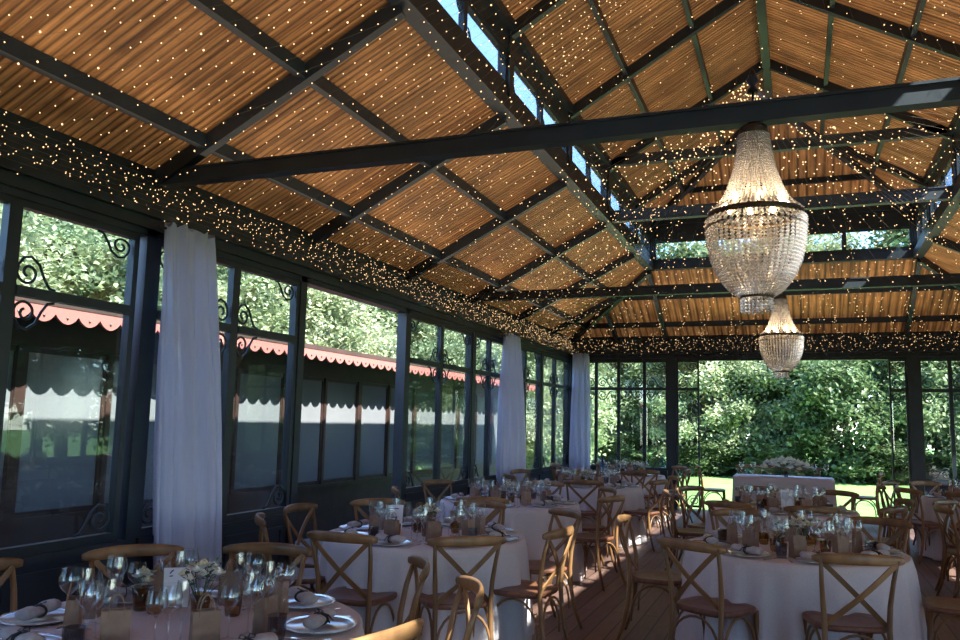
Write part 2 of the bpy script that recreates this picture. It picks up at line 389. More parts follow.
def post(P, u, wd=.10, z0=0, z1=HEAD+.06, d0=-.06, d1=.09):
    mb = MB(); wbox(mb, P, u-wd/2, u+wd/2, z0, z1, d0, d1); wbox(mb, P, u-wd/2-.015, u+wd/2+.015, z0, z0+.12, d0-.01, d1+.015)
    trim(mb)
def header(P, u0, u1):
    mb = MB(); wbox(mb, P, u0, u1, HEAD, 3.02, -.07, .06); wbox(mb, P, u0, u1, 3.02, 3.10, -.07, .10); wbox(mb, P, u0, u1, 3.10, ZE+.02, -.07, .05)
    wbox(mb, P, u0, u1, 2.93, 2.955, .06, .085); trim(mb)
def dado(P, side, segs):
    mb = MB()
    for a, b in segs:
        wbox(mb, P, a, b, 0, SILL, -.05, .03); wbox(mb, P, a, b, SILL-.05, SILL, .03, .075); wbox(mb, P, a, b, .0, .12, .03, .05)
        n = max(1, round((b-a)/1.0)); st = (b-a)/n
        for i in range(n):
            wbox(mb, P, a+i*st+.10, a+(i+1)*st-.10, .2, .23, .03, .042); wbox(mb, P, a+i*st+.10, a+(i+1)*st-.10, .6, .63, .03, .042)
            wbox(mb, P, a+i*st+.07, a+i*st+.10, .2, .63, .03, .042); wbox(mb, P, a+(i+1)*st-.10, a+(i+1)*st-.07, .2, .63, .03, .042)
    struct(mb, 'wall_'+side, M_IRONB)

P = mapper('left')
header(P, YF, YB)
for u in (-5.8,-3.7,-1.65,.42,2.48,4.53,6.50,8.73,10.9,12.6,14.3): post(P, u, .10, d1=.06)
post(P, YB-.1, .24)
lw = [(-7.8,-5.86),(-5.74,-3.76),(-3.64,-1.71),(-1.59,.36),(.48,2.42)]
dado(P, 'left', lw+[(2.54,4.47),(4.59,6.44),(8.79,10.84),(10.96,12.54),(12.66,14.24),(14.36,16.2)])
for a, b in lw: window(P, a, b)
for a, b in [(2.54,3.43),(3.43,4.42),(4.59,5.52),(5.52,6.44),(8.79,9.78),(9.78,10.84),(10.96,11.6),(11.6,12.54),(12.66,13.35),(13.35,14.24),(14.36,15.2),(15.2,16.2)]:
    window(P, a, b, ms=1 if a in (3.43,5.52,9.78,11.6,13.35,15.2) else -1)
P = mapper('back')
header(P, XL, XR)
post(P, LX0+.1, .17); post(P, LX1+.08, .19); post(P, XR-.06, .2); post(P, XL+.09, .2)
dado(P, 'back', [(XL+.2, -2.4), (2.05, XR-.15)])
for a, b in [(XL+.2,-3.82),(-3.82,-3.36),(-3.36,-2.84),(-2.84,-2.39)]: window(P, a, b, fr=.03, ms=1 if a in (-3.82,-2.84) else -1)
window(P, -2.21, -1.78, .06, fr=.03); window(P, 1.55, 1.84, .06, fr=.03)
for a, b in [(2.04,2.52),(2.52,3.12),(3.12,3.7)]: window(P, a, b, fr=.03)
P = mapper('right')
header(P, YF, YB)
ru = [-5.8,-3.7,-1.65,.42,2.48,4.55,6.62,8.7,10.76,12.83,14.7]
for u in ru: post(P, u, .12)
dado(P, 'right', [(a+.06, b-.06) for a, b in zip([YF]+ru, ru+[YB])])
for a, b in zip(ru, ru[1:]+[YB-.1]): window(P, a+.06, (a+b)/2, scr=False); window(P, (a+b)/2, b-.06, scr=False)
P = mapper('front')
mb = MB(); wbox(mb, P, XL, XR, 0, ZE, -.06, .0); struct(mb, 'wall_front', M_IRONB)
# lantern band
for side, u0, u1, wz0, wz1 in (('lleft', LYF, LYB, 4.58, 4.92), ('lright', LYF, LYB, 4.55, 4.95), ('lback', LX0, LX1, 4.47, 4.84)):
    P = mapper(side); mb = MB()
    wbox(mb, P, u0, u1, ZL0-.06, wz0, -.04, .05); wbox(mb, P, u0, u1, ZL0-.06, ZL0+.06, .05, .10); wbox(mb, P, u0, u1, wz1, ZL1+.06, -.04, .05)
    wbox(mb, P, u0, u1, ZL1-.04, ZL1+.06, .05, .10); trim(mb)
    pts = [y for y in TRY if LYF <= y < LYB]+[LYB-.04] if side != 'lback' else [LX0+.04, XC-.0, LX1-.04]
    for u in pts:
        mb = MB(); wbox(mb, P, u-.06, u+.06, ZL0, ZL1, -.05, .07); trim(mb)
    for a, b in zip(pts, pts[1:]):
        m_ = (a+b)/2
        window(P, a+.06, m_, wz0, wz1, None, .035, True, .04, SCRS); window(P, m_, b-.06, wz0, wz1, None, .035, True, .04, SCRS)
P = mapper('front')
mb = MB().box(LX0, LX1, LYF-.05, LYF, ZL0, ZL1); trim(mb)

# tie beams across the hall: things of their own
def tie(y, z, x0, x1, h, wd, label, grp=None):
    t = thing('tie_beam', label, 'beam', (XC, y, z), 0, grp)
    MB().box(x0-XC, x1-XC, -wd/2, wd/2, -h/2, h/2).build('beam_web', M_BEAM, t)
    f = MB().box(x0-XC, x1-XC, -wd/2-.012, wd/2+.012, -h/2-.012, -h/2+.004).box(x0-XC, x1-XC, -wd/2-.012, wd/2+.012, h/2-.004, h/2+.012)
    f.build('flange', M_BEAM, t)
    return t
tie(4.58, 3.33, XL+.04, XR-.04, .095, .07, 'long dark steel tie beam nearest the camera, crossing above the large chandelier')
tie(10.76, 3.38, XL+.04, XR-.04, .10, .08, 'dark steel tie beam further back, the small chandelier hanging under it')
tie(-1.66, 3.38, XL+.04, XR-.04, .135, .09, 'dark steel tie beam behind the camera')
tie(10.76, 4.42, LX0+.05, LX1-.05, .13, .08, 'dark steel collar beam at the foot of the glazed lantern band')
tie(10.76, 5.20, LX0+.05, LX1-.05, .11, .07, 'thin dark steel collar beam at the top of the glazed lantern band')
tie(4.58, 5.20, LX0+.05, LX1-.05, .11, .07, 'dark steel collar beam high over the nearest tie beam')

# ------------------------------------------------------------------ veranda building across the yard
B = thing('veranda_building', 'dark brown building outside the left windows with frosted panes and pink scalloped valance', 'building', (-6.5, 10, -.06))
bx, by, bz = -6.5, 10, -.06
def bpart(mb, name, m, parent=None, smooth=False):
    o = mb.build(name, m, parent or B, smooth)
    if not parent: o.matrix_parent_inverse = Matrix.Translation((-bx, -by, -bz)); o.location = (0,0,0)
    return o
Y0, Y1 = -4, 19.2; FX = -6.4
bpart(MB().box(FX-.1, FX, Y0, Y1, -.06, .62).box(FX-.12, FX+.03, Y0, Y1, .62, .67), 'plinth_wall', M_DKWOOD)
bpart(MB().box(FX-.12, FX+.02, Y0, Y1, 2.18, 2.46).box(FX-.12, FX+.05, Y0, Y1, 2.18, 2.22), 'head_beam', M_DKWOOD)
bpart(MB().box(FX-3, FX-2.9, Y0, Y1, -.06, 2.6).box(FX-3, FX-.05, Y1-.1, Y1, -.06, 2.5).box(FX-3, FX-.05, Y0, Y0+.1, -.06, 2.5), 'rear_wall', M_DKWOOD)
rf = MB().add([(-5.90,Y0,2.50),(-5.90,Y1,2.50),(-9.5,Y1,2.82),(-9.5,Y0,2.82),(-5.90,Y0,2.56),(-5.90,Y1,2.56),(-9.5,Y1,2.88),(-9.5,Y0,2.88)], [(0,1,2,3),(7,6,5,4),(0,4,5,1),(1,5,6,2),(2,6,7,3),(3,7,4,0)])
bpart(rf, 'veranda_roof', M_SOFFIT)
k = 0; y = Y0+.05; ys = []
while y < Y1: ys.append(y); y += 1.0 if k % 2 == 0 else 1.0; k += 1
for i, y in enumerate(ys):
    yy = y+.17; wd = .055 if i % 2 else .028
    bpart(MB().box(FX-.06, FX+.035, yy-wd, yy+wd, .66, 2.19), 'post', M_SALMON if False else M_DKWOOD)
    if i+1 < len(ys):
        f = bpart(MB().box(FX-.05, FX+.01, yy+.03, yy+.97, .67, .72).box(FX-.05, FX+.01, yy+.03, yy+.97, 2.13, 2.18).box(FX-.05, FX+.01, yy+.03, yy+.06, .67, 2.18).box(FX-.05, FX+.01, yy+.94, yy+.97, .67, 2.18), 'window', M_DKWOOD)
        p = MB().box(FX-.03, FX-.01, yy+.03, yy+.97, .70, 2.15).build('frosted_pane', M_FROST, f)
# scalloped valance
v = MB(); n = int((Y1-Y0)/.24); seg = 8
for i in range(n):
    for j in range(seg):
        a0, a1 = j/seg, (j+1)/seg
        ya, yb2 = Y0+(i+a0)*.24, Y0+(i+a1)*.24
        za = 2.435-.075*sin(PI*a0)**.8 if 0 < a0 < 1 else 2.435; zb = 2.435-.075*sin(PI*a1)**.8 if 0 < a1 < 1 else 2.435
        x0, x1 = -5.93, -5.905
        v.add([(x1,ya,za),(x1,yb2,zb),(x1,yb2,2.555),(x1,ya,2.555),(x0,ya,za),(x0,yb2,zb),(x0,yb2,2.555),(x0,ya,2.555)], [(0,1,2,3),(7,6,5,4),(0,4,5,1)])
vo = bpart(v, 'scalloped_valance', M_SALMON)
h = MB()
for i in range(n): h.ball((-5.903, Y0+(i+.5)*.24, 2.415), .013, 6, 4)
o = h.build('valance_eyelet', M_BLACKMET, vo); o['kind'] = 'stuff'

# ------------------------------------------------------------------ trees
def crown_mesh(nm, n, rx, rz, leaf, seed, m, ncl=130, hull=.5):
    rnd = random.Random(seed); mb = MB(); cl = []
    for _ in range(ncl):
        while True:
            x, y, z = (rnd.uniform(-1,1) for _ in range(3)); q = x*x+y*y+z*z
            if hull*hull < q < 1: break
        cl.append((x*rx, y*rx, z*rz, rnd.uniform(.10,.24)*rx))
    vs = mb.v; fs = mb.f
    for i in range(n):
        cx, cy, cz, cr = cl[i % ncl]
        px = cx+rnd.gauss(0,cr*.55); py = cy+rnd.gauss(0,cr*.55); pz = cz+rnd.gauss(0,cr*.42)
        th = rnd.uniform(0,2*PI); ph = rnd.gauss(0,.6); s = leaf*rnd.uniform(.6,1.3)
        a = Vector((cos(th)*cos(ph), sin(th)*cos(ph), sin(ph)))*s; b = Vector((-sin(th), cos(th), rnd.gauss(0,.5)))
        b = b.normalized()*s*.42; k = len(vs); p = Vector((px,py,pz)); nrm = a.cross(b).normalized()*s*.12
        vs += [tuple(p-a*.5), tuple(p-b+nrm), tuple(p+a*.5), tuple(p+b+nrm)]; fs.append((k,k+1,k+2,k+3))
    return mb.mesh(nm, m)
crowns = {}
for key, m, leaf, n in (('dark', M_LEAFD, .16, 34000), ('mid', M_LEAFM, .15, 38000), ('light', M_LEAFL, .125, 48000)):
    crowns[key] = [crown_mesh('crown', n, 2.6, 3.0, leaf, sd, m) for sd in (1, 2)]
def trunk_mesh(hh, rr, seed):
    rnd = random.Random(seed); mb = MB(); pts = [(0,0,0)]
    for i in range(1,6): pts.append((rnd.uniform(-.12,.12)*i*.5, rnd.uniform(-.12,.12)*i*.5, hh*i/5))
    mb.sweep(pts, [rr*2*(1-.12*i) for i in range(6)], [rr*2*(1-.12*i) for i in range(6)], (0,1,0), 8)
    for i in range(4):
        a = rnd.uniform(0,2*PI); b = pts[3+i % 3]; L = hh*.35
        mb.sweep([b, (b[0]+cos(a)*L*.5, b[1]+sin(a)*L*.5, b[2]+L*.5), (b[0]+cos(a)*L, b[1]+sin(a)*L, b[2]+L*.75)], [rr*.9,rr*.6,rr*.3], [rr*.9,rr*.6,rr*.3], (0,1,.1), 6)
    return mb.mesh('trunk', M_BARK, True)
trunks = [trunk_mesh(4.2, .16, s) for s in (1,2,3)]
TL = {'dark': 'dark green tree', 'mid': 'mid green tree', 'light': 'pale green tree'}
ORD = ['leftmost','second','third','fourth','fifth','sixth','seventh','eighth','ninth','tenth','eleventh','twelfth','thirteenth','fourteenth']
def tree(x, y, key, sc, zc, where, group, rz):
    t = thing('tree', TL[key]+', '+where, 'tree', (x,y,-.12), rz, group)
    c = bpy.data.objects.new('foliage', random.choice(crowns[key])); C.objects.link(c); c.parent = t; c.location = (0,0,zc); c.scale = (sc,sc,sc*random.uniform(.9,1.15))
    k = bpy.data.objects.new('trunk', random.choice(trunks)); C.objects.link(k); k.parent = t; k.scale = (sc,sc,max(.5,zc/3.6))
rt_ = random.Random(5)
# garden edge behind the lawn
xs = [-17+2.7*i for i in range(13)]
for i, x in enumerate(xs):
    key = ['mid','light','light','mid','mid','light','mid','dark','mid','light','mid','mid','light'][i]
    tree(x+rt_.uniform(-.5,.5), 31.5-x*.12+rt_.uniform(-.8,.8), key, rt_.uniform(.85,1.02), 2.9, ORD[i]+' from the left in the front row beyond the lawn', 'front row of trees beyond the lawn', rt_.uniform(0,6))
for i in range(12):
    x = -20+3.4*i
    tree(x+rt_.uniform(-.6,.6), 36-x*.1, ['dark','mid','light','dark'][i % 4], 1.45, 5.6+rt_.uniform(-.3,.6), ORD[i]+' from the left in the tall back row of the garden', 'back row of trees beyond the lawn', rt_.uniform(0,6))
for i in range(13):
    x = -17+2.8*i
    c = thing('shrub', 'low dark shrub at the foot of the lawn trees, '+ORD[i]+' from the left', 'shrub', (x,30.3-x*.1,-.12), rt_.uniform(0,6), 'shrubs at the foot of the trees')
    o = bpy.data.objects.new('foliage', crowns['dark'][i % 2]); C.objects.link(o); o.parent = c; o.scale = (.62,.5,.28); o.location = (0,0,.75)
# left side behind the veranda building
for i, (x, y, k, s, z) in enumerate([(-12.5,4.0,'light',.95,2.7),(-12.8,8.2,'light',.95,2.8),(-12.3,11.8,'mid',.90,2.75),(-13,15.5,'light',1.0,2.9),(-12.4,19.2,'light',.98,3.0),(-12.6,23.2,'mid',1.0,3.1),(-11.5,27,'light',1.05,3.1),
        (-9.3,22.0,'mid',.75,2.0),(-7.6,24.6,'light',.8,2.2),(-8.8,29,'mid',.95,2.8),(-17,13,'light',1.35,3.9),(-17.5,19.5,'dark',1.4,4.2),(-17,26,'light',1.4,4.3),(-16.5,6.5,'mid',1.2,3.3)]):
    tree(x, y, k, s, z, ORD[i]+' one of those rising behind the veranda building', 'trees behind the veranda building', rt_.uniform(0,6))
# right side, shading that flank of the hall
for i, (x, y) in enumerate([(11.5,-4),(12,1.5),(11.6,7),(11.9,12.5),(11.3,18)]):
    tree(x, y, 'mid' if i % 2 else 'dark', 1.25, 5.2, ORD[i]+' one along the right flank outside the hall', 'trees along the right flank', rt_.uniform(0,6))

# ------------------------------------------------------------------ curtains
def curtain(axis, c, d, top, bot, w0, w1, label, lean=0):
    mb = MB(); nu, nv = 96, 26; vs = []; fs = []
    for j in range(nv+1):
        t = j/nv; z = top+(bot-top)*t; hw = (w0+(w1-w0)*min(1,t*1.6))/2; dp = .07+.045*min(1,t*3)
        for i in range(nu):
            a = 2*PI*i/nu; fold = .42*sin(10*a+1.4*sin(2.2*t+a))*min(1,.5+t)+.18*sin(19*a+2*t)
            u = hw*cos(a)*(1+.05*fold)+.012*sin(5*t+2*a); v = dp*sin(a)*(1+1.3*fold)+.02*fold
            u += lean*t
            if j == 0: z2 = z+.02*sin(13*a)
            else: z2 = z
            vs.append((c+u, d+v, z2) if axis == 'x' else (d+v, c+u, z2))
    for j in range(nv):
        for i in range(nu): fs.append((j*nu+i, j*nu+(i+1) % nu, (j+1)*nu+(i+1) % nu, (j+1)*nu+i))
    fs.append(tuple(range(nu))); fs.append(tuple(nv*nu+i for i in range(nu-1,-1,-1)))
    mb.add(vs, fs)
    t = thing('curtain', label, 'curtain', (c, d, 0) if axis == 'x' else (d, c, 0))
    o = mb.build('curtain_fabric', M_VOILE, t, True); o.matrix_parent_inverse = t.matrix_world.inverted() if False else Matrix.Translation((-t.location.x, -t.location.y, 0))
    h = MB()
    if axis == 'x': h.sweep([(c-w0/2-.06,d,top-.03),(c+w0/2+.06,d,top-.03)], .02, .02, (0,0,1), 8)
    else: h.sweep([(d,c-w0/2-.06,top-.03),(d,c+w0/2+.06,top-.03)], .02, .02, (0,0,1), 8)
    q = h.build('curtain_rail', M_IRON, t); q.matrix_parent_inverse = Matrix.Translation((-t.location.x, -t.location.y, 0))
curtain('y', 4.74, -4.20, 2.96, .03, .49, .56, 'white voile curtain nearest the camera on the left window wall', .26)
curtain('y', 12.12, -4.20, 2.96, .03, .56, .86, 'white voile curtain midway down the left window wall', .14)
curtain('x', -4.10, 16.16, 3.02, .03, .34, .42, 'white voile curtain in the far left corner of the hall', .0)

# ------------------------------------------------------------------ chandeliers
def chandelier():
    t = thing('chandelier', 'large crystal bead basket chandelier hanging under the nearest tie beam', 'chandelier', (-.19, 4.58, 2.22), 0, None)
    MB().lathe([(.02,1.07),(.03,1.045),(.075,1.03),(.08,.99),(.072,.985)], 24).build('crown', M_BRASS, t, True)
    MB().sweep([(0,0,1.06),(0,0,1.30)], .014, .014, (0,1,0), 8).lathe([(.004,1.38),(.02,1.34),(.035,1.30),(.012,1.27),(.03,1.25),(.03,1.235)], 10).build('hook_rod', M_BLACKMET, t, True)
    for nm, r, z, hh in (('main_ring', .252, .53, .03), ('lower_ring', .085, .085, .022), ('basket_ring', .258, .47, .008)):
        MB().lathe([(r-.006,z-hh/2),(r,z-hh/2),(r,z+hh/2),(r-.006,z+hh/2),(r-.006,z-hh/2)], 48, cap=False).build(nm, M_BRASS, t, True)
    def strand(prof, n, br, k, name, z2=1.0):
        mb = MB()
        # resample profile evenly
        L = [0]
        for (a, b), (c, d) in zip(prof, prof[1:]): L.append(L[-1]+math.hypot(c-a, d-b))
        for i in range(n):
            s = L[-1]*(i+.5)/n; j = max(q for q in range(len(L)) if L[q] <= s); j = min(j, len(prof)-2); f = (s-L[j])/(L[j+1]-L[j])
            mb.octa((prof[j][0]*(1-f)+prof[j+1][0]*f, 0, prof[j][1]*(1-f)+prof[j+1][1]*f), br, br*z2)
        me = mb.mesh(name, M_CRYST)
        for i in range(k):
            o = bpy.data.objects.new(name, me); C.objects.link(o); o.parent = t; o.rotation_euler = (0,0,2*PI*i/k)
    strand([(.075,.99),(.085,.90),(.108,.78),(.142,.68),(.185,.60),(.25,.545)], 30, .0122, 36, 'bead_strand', .95)
    strand([(.256,.515),(.256,.47),(.250,.38),(.228,.28),(.190,.19),(.135,.12),(.088,.09)], 25, .0142, 44, 'basket_strand', .95)
    strand([(.078,.075),(.078,.0)], 4, .0125, 20, 'fringe_strand', 1.05)
    for i in range(8):
        a = 2*PI*i/8+.2
        MB().ball((.165*cos(a), .165*sin(a), .60), .017, 8, 6, 1.6).build('lamp_bulb', M_BULB2, t, True)
    pl = bpy.data.lights.new('chandelier_light', 'POINT'); pl.energy = 1.0; pl.color = (1,.72,.42); pl.shadow_soft_size = .1
    po = bpy.data.objects.new('chandelier_light', pl); C.objects.link(po); po.parent = t; po.location = (0,0,.62)
    return t
ch = chandelier()
dup(ch, (-.17, 10.76, 2.22), .1, 'smaller looking crystal bead chandelier further back, under the second tie beam')

# ------------------------------------------------------------------ string lights
def string_light(p0, p1, sag, spacing, br, label, group, rnd, jit=.004):
    p0, p1 = Vector(p0), Vector(p1); L = (p1-p0).length; m = 14; pts = []
    f = lambda t: p0.lerp(p1, t)-Vector((0,0,4*sag*t*(1-t)))
    w_ = MB().sweep([f(i/m) for i in range(m+1)], .0014, .0014, (0,0,1), 3).build('string_light', M_WIRE); tag(w_, label, 'string light', group)
    mb = MB(); n = int(L/spacing); t0 = rnd.random()
    for i in range(n):
        p = f(min(1,(i+t0)/n)); d = (p-Vector((0,0,1.6))).length
        mb.octa((p.x+rnd.gauss(0,jit), p.y+rnd.gauss(0,jit), p.z-.006+rnd.gauss(0,jit)), br*(1 if rnd.random() < .93 else 1.5))
    b = mb.build('bulbs', M_BULB, w_); b['kind'] = 'stuff'
rn = random.Random(3)
cA = (XC, 4.60, 5.08); cB = (-.2, 4.70, 3.52)
for gx, gy, gw, gh, gk in [(-2.9,4,2.2,10,1.05),(2.4,4,2.2,10,.6),(-2.9,11.8,2.2,5,.95),(2.4,11.8,2.2,5,.6),(-.27,14.4,5,2.2,.8),(-.27,6,3,10,.7)]:  # unseen area lights added at string height to brighten the roof lining
    gl_ = bpy.data.lights.new('added_roof_fill', 'AREA'); gl_.shape = 'RECTANGLE'; gl_.size = gw; gl_.size_y = gh; gl_.energy = ROOF_FILL*gw*gh*gk; gl_.color = (1,.80,.58)
    go = bpy.data.objects.new('added_roof_fill', gl_); C.objects.link(go); go.location = (gx,gy,3.46); go.rotation_euler = (PI,0,0)
def lab(a): return 'warm white fairy light string fanning '+a
y = -1.6
while y < 8.2:
    string_light((XL+.08, y, 3.22), cA, .30, .095, .0050, lab('from the upper collar beam to the near left eave'), 'fairy lights to the near left eave', rn, .012)
    string_light((XR-.08, y, 3.22), cA, .30, .14, .0042, lab('from the upper collar beam to the near right eave'), 'fairy lights to the near right eave', rn)
    y += .27
y = 6.6
while y < 16.2:
    string_light((XL+.08, y, 3.22), cB, -.04, .17, .0050, lab('from the nearest tie beam to the far left eave'), 'fairy lights to the far left eave', rn, .03)
    string_light((XR-.08, y, 3.22), cB, -.04, .20, .0050, lab('from the nearest tie beam to the far right eave'), 'fairy lights to the far right eave', rn, .03)
    y += .42
x = -4.2
while x < 3.8:
    string_light((x, YB-.08, 3.22), cB, .0, .20, .0055, lab('from the nearest tie beam to the back eave'), 'fairy lights to the back eave', rn, .035)
    x += .5
cD = (XC, 4.62, 6.22)
for k in range(11):
    for xs_, nm in ((XL+.08,'left'),(XR-.08,'right')):
        string_light((xs_, 8.0+.78*k, 3.24), cD, .0, .17, .0048, 'warm white fairy light string from high under the ridge down to the '+nm+' eave', 'fairy lights from the ridge to the '+nm+' eave', rn, .03)
for k in range(11):
    string_light((-4.0+.75*k, YB-.08, 3.24), cD, .0, .18, .0052, 'warm white fairy light string from high under the ridge down to the back eave', 'fairy lights from the ridge to the back eave', rn, .03)
for k, (dx, z) in enumerate([(.07,3.31),(.08,3.27),(.09,3.23),(.10,3.19),(.11,3.15),(.12,3.11),(.12,3.07)]):
    string_light((XL+dx, -1, z), (XL+dx, YB-.1, z), .0, .075, .0046, 'fairy light string run along the dark left eave beam', 'fairy lights along the left eave', rn, .03)
    string_light((XL+.1, YB-dx, z), (XR-.1, YB-dx, z), .0, .10, .0055, 'fairy light string run along the dark back eave beam', 'fairy lights along the back eave', rn, .03)

# ------------------------------------------------------------------ chairs
def make_chair():
    t = thing('cross_back_chair', 'x', 'chair', (0,0,-9))
    # seat: rounded trapezoid
    out = []
    for k in range(28):
        a = 2*PI*k/28; c, s = cos(a), sin(a); ex = 2/3.6
        xx = math.copysign(abs(c)**ex, c)*.222; yy = math.copysign(abs(s)**ex, s)*.205
        xx *= 1+.12*(yy/.205)*.5
        out.append((xx, yy))
    mb = MB(); vs = []; lv = [(.96,.438),(1.0,.448),(1.0,.466),(.97,.474),(.80,.468),(.0,.460)]
    for s, z in lv: vs += [(x*s, y*s, z) for x, y in out]
    fs = [tuple(range(27,-1,-1))]
    for j in range(len(lv)-1):
        for k in range(28): fs.append((j*28+k, j*28+(k+1) % 28, (j+1)*28+(k+1) % 28, (j+1)*28+k))
    mb.add(vs, fs).build('seat', M_SEAT, t, True)
    for s in (-1, 1):
        MB().sweep([(s*.205,-.285,0),(s*.190,-.235,.14),(s*.182,-.205,.30),(s*.180,-.192,.46),(s*.187,-.200,.60),(s*.200,-.228,.74),(s*.212,-.268,.865)], [.024,.030,.033,.034,.032,.028,.024], [.024,.030,.033,.034,.032,.028,.024], (0,1,0), 8).build('rear_leg', M_WOOD, t, True)
        MB().sweep([(s*.205,.20,0),(s*.198,.19,.20),(s*.190,.178,.445)], [.023,.029,.034], [.023,.029,.034], (0,1,0), 8).build('front_leg', M_WOOD, t, True)
        pts = []
        for i in range(11):
            u = i/10; pts.append((s*(.205-.375*u), -.262+.085*u-.035*sin(PI*u)-.008*s, .845-.365*u))
        MB().sweep(pts, .030, .011, (0,1,.25), 4).build('cross_slat', M_WOOD, t)
        pts = []
        for i in range(13):
            a = PI*i/12; pts.append((s*.188, .175*cos(a)-.006, .16+.265*sin(a)**.75))
        MB().sweep(pts, .018, .018, (1,0,0), 6).build('side_hoop', M_WOOD, t, True)
    for y, nm in ((-.20,'back_hoop'), (.183,'front_hoop')):
        pts = []
        for i in range(13):
            a = PI*i/12; pts.append((.176*cos(a), y-(.02 if y < 0 else 0)*(1-sin(a)), .18+.245*sin(a)**.75))
        MB().sweep(pts, .018, .018, (0,1,0), 6).build(nm, M_WOOD, t, True)
    pts = []; H = []; W = []
    for i in range(15):
        u = -1+2*i/14; pts.append((.255*u, -.305+.062*u*u, .868-.010*u*u)); H.append(.068*(1-.30*abs(u)**3) if abs(u) < .95 else .034); W.append(.026 if abs(u) < .95 else .016)
    MB().sweep(pts, W, H, (0,0,1), 10).build('top_rail', M_WOOD, t, True)
    return t
chair0 = make_chair(); used = [False]
def place_chair(x, y, face, label, group=None):
    """face = world angle the sitter looks to"""
    rz = face-PI/2
    if not used[0]:
        used[0] = True; chair0.location = (x,y,0); chair0.rotation_euler = (0,0,rz); chair0['label'] = label
        if group: chair0['group'] = group
        return chair0
    return dup(chair0, (x,y,0), rz, label, group)

# ------------------------------------------------------------------ tables
RT = .76
def make_table():
    t = thing('round_table', 'x', 'table', (0,0,-9))
    MB().lathe([(.02,.715),(RT-.03,.715),(RT-.02,.725),(RT-.02,.738),(.02,.74)], 48).build('tabletop', M_SEAT, t)
    for k in range(4):
        a = PI/4+k*PI/2
        MB().sweep([(.42*cos(a),.42*sin(a),0),(.42*cos(a),.42*sin(a),.715)], .03, .03, (1,0,0), 8).build('leg', M_BLACKMET, t)
    return t
def cloth_mesh(seed):
    rnd = random.Random(seed); nu, nv = 144, 16; ph = [rnd.uniform(0,6.28) for _ in range(5)]
    vs = [(0,0,.746)]; fs = []; rings = []
    for r in (.3,.6,RT-.02): rings.append([(r*cos(2*PI*k/nu), r*sin(2*PI*k/nu), .746) for k in range(nu)])
    for j in range(nv+1):
        t = j/nv
        ring = []
        for k in range(nu):
            a = 2*PI*k/nu
            q = sin(5.5*2*a+ph[0]+.9*sin(3*a+ph[1])); fold = (1-2*abs(q)**1.4)*.75+.25*sin(17*a+ph[2])+.2*sin(5*a+ph[3])
            r = RT-.008+.010*min(1,t*8)+t*.05+fold*.062*t**.65
            z = .744-.006*(1 if j else 0)-t*(.722+.010*sin(5*a+ph[4]))
            ring.append((r*cos(a), r*sin(a), max(.008, z)))
        rings.append(ring)
    for rg in rings: vs += rg
    for k in range(nu): fs.append((0, 1+k, 1+(k+1) % nu))
    for j in range(len(rings)-1):
        for k in range(nu): fs.append((1+j*nu+k, 1+(j+1)*nu+k, 1+(j+1)*nu+(k+1) % nu, 1+j*nu+(k+1) % nu))
    return MB().add(vs, fs).mesh('tablecloth', M_LINEN, True)
table0 = make_table(); cloths = [cloth_mesh(s) for s in (1,2,3)]

def small(name, me, label=None, cat=None):
    o = bpy.data.objects.new(name, me); C.objects.link(o); o.location = (0,0,-9); return tag(o, label, cat)
# --- tableware prototypes (built at the origin, parked below ground until placed)
def P_(name, cat): return thing(name, 'x', cat, (0,0,-9))
plate0 = P_('charger_plate', 'plate')
MB().lathe([(.001,.004),(.095,.004),(.145,.014),(.150,.017),(.150,.013),(.10,.0),(.001,.0)], 40, cap=False).build('plate_body', mat('glazed_plate', (.40,.39,.42), .15), plate0, True)
MB().lathe([(.138,.0135),(.1515,.0185),(.1515,.0155),(.138,.0115)], 40, cap=False).build('silver_rim', M_STEEL, plate0, True)
napkin0 = P_('rolled_napkin', 'napkin')
mb = MB(); pts = [(-.11,0,.024),(-.10,0,.026),(-.05,0,.027),(-.015,0,.021),(.015,0,.021),(.05,0,.027),(.10,0,.026),(.11,0,.024)]
mb.sweep(pts, [.05,.078,.082,.058,.058,.082,.078,.05], [.026,.046,.048,.036,.036,.048,.046,.026], (0,0,1), 12)
mb.build('napkin_cloth', M_NAPKIN, napkin0, True)
mb = MB(); ring = [(0, .034*cos(2*PI*k/14), .021+.023*sin(2*PI*k/14)) for k in range(14)]
mb.sweep(ring, .010, .003, (1,0,0), 4, True)
for s in (-1,1): mb.sweep([(0,0,.045),(s*.018,.018,.056),(s*.034,.008,.048),(s*.02,-.006,.046),(0,0,.046)], .006, .002, (0,0,1)); mb.sweep([(0,0,.045),(s*.014,-.03,.035),(s*.022,-.05,.012)], .006, .002, (1,0,0))
mb.build('ribbon', M_RIBBON, napkin0)
fork0 = P_('fork', 'fork'); mb = MB().sweep([(0,-.10,.003),(0,-.03,.004),(0,.03,.004),(0,.055,.006)], [.014,.007,.006,.018], [.003]*4, (0,0,1)); mb.build('handle', M_STEEL, fork0)
mb = MB()
for i in range(4): mb.sweep([((i-1.5)*.006,.054,.006),((i-1.5)*.006,.095,.004)], .003, .002)
mb.build('tines', M_STEEL, fork0)
knife0 = P_('table_knife', 'knife'); MB().sweep([(0,-.11,.004),(0,-.02,.004),(0,0,.004)], [.014,.012,.009], [.006,.006,.004]).build('handle', M_STEEL, knife0)
MB().sweep([(0,0,.004),(.002,.05,.004),(0,.10,.003)], [.012,.019,.004], [.002]*3).build('blade', M_STEEL, knife0)
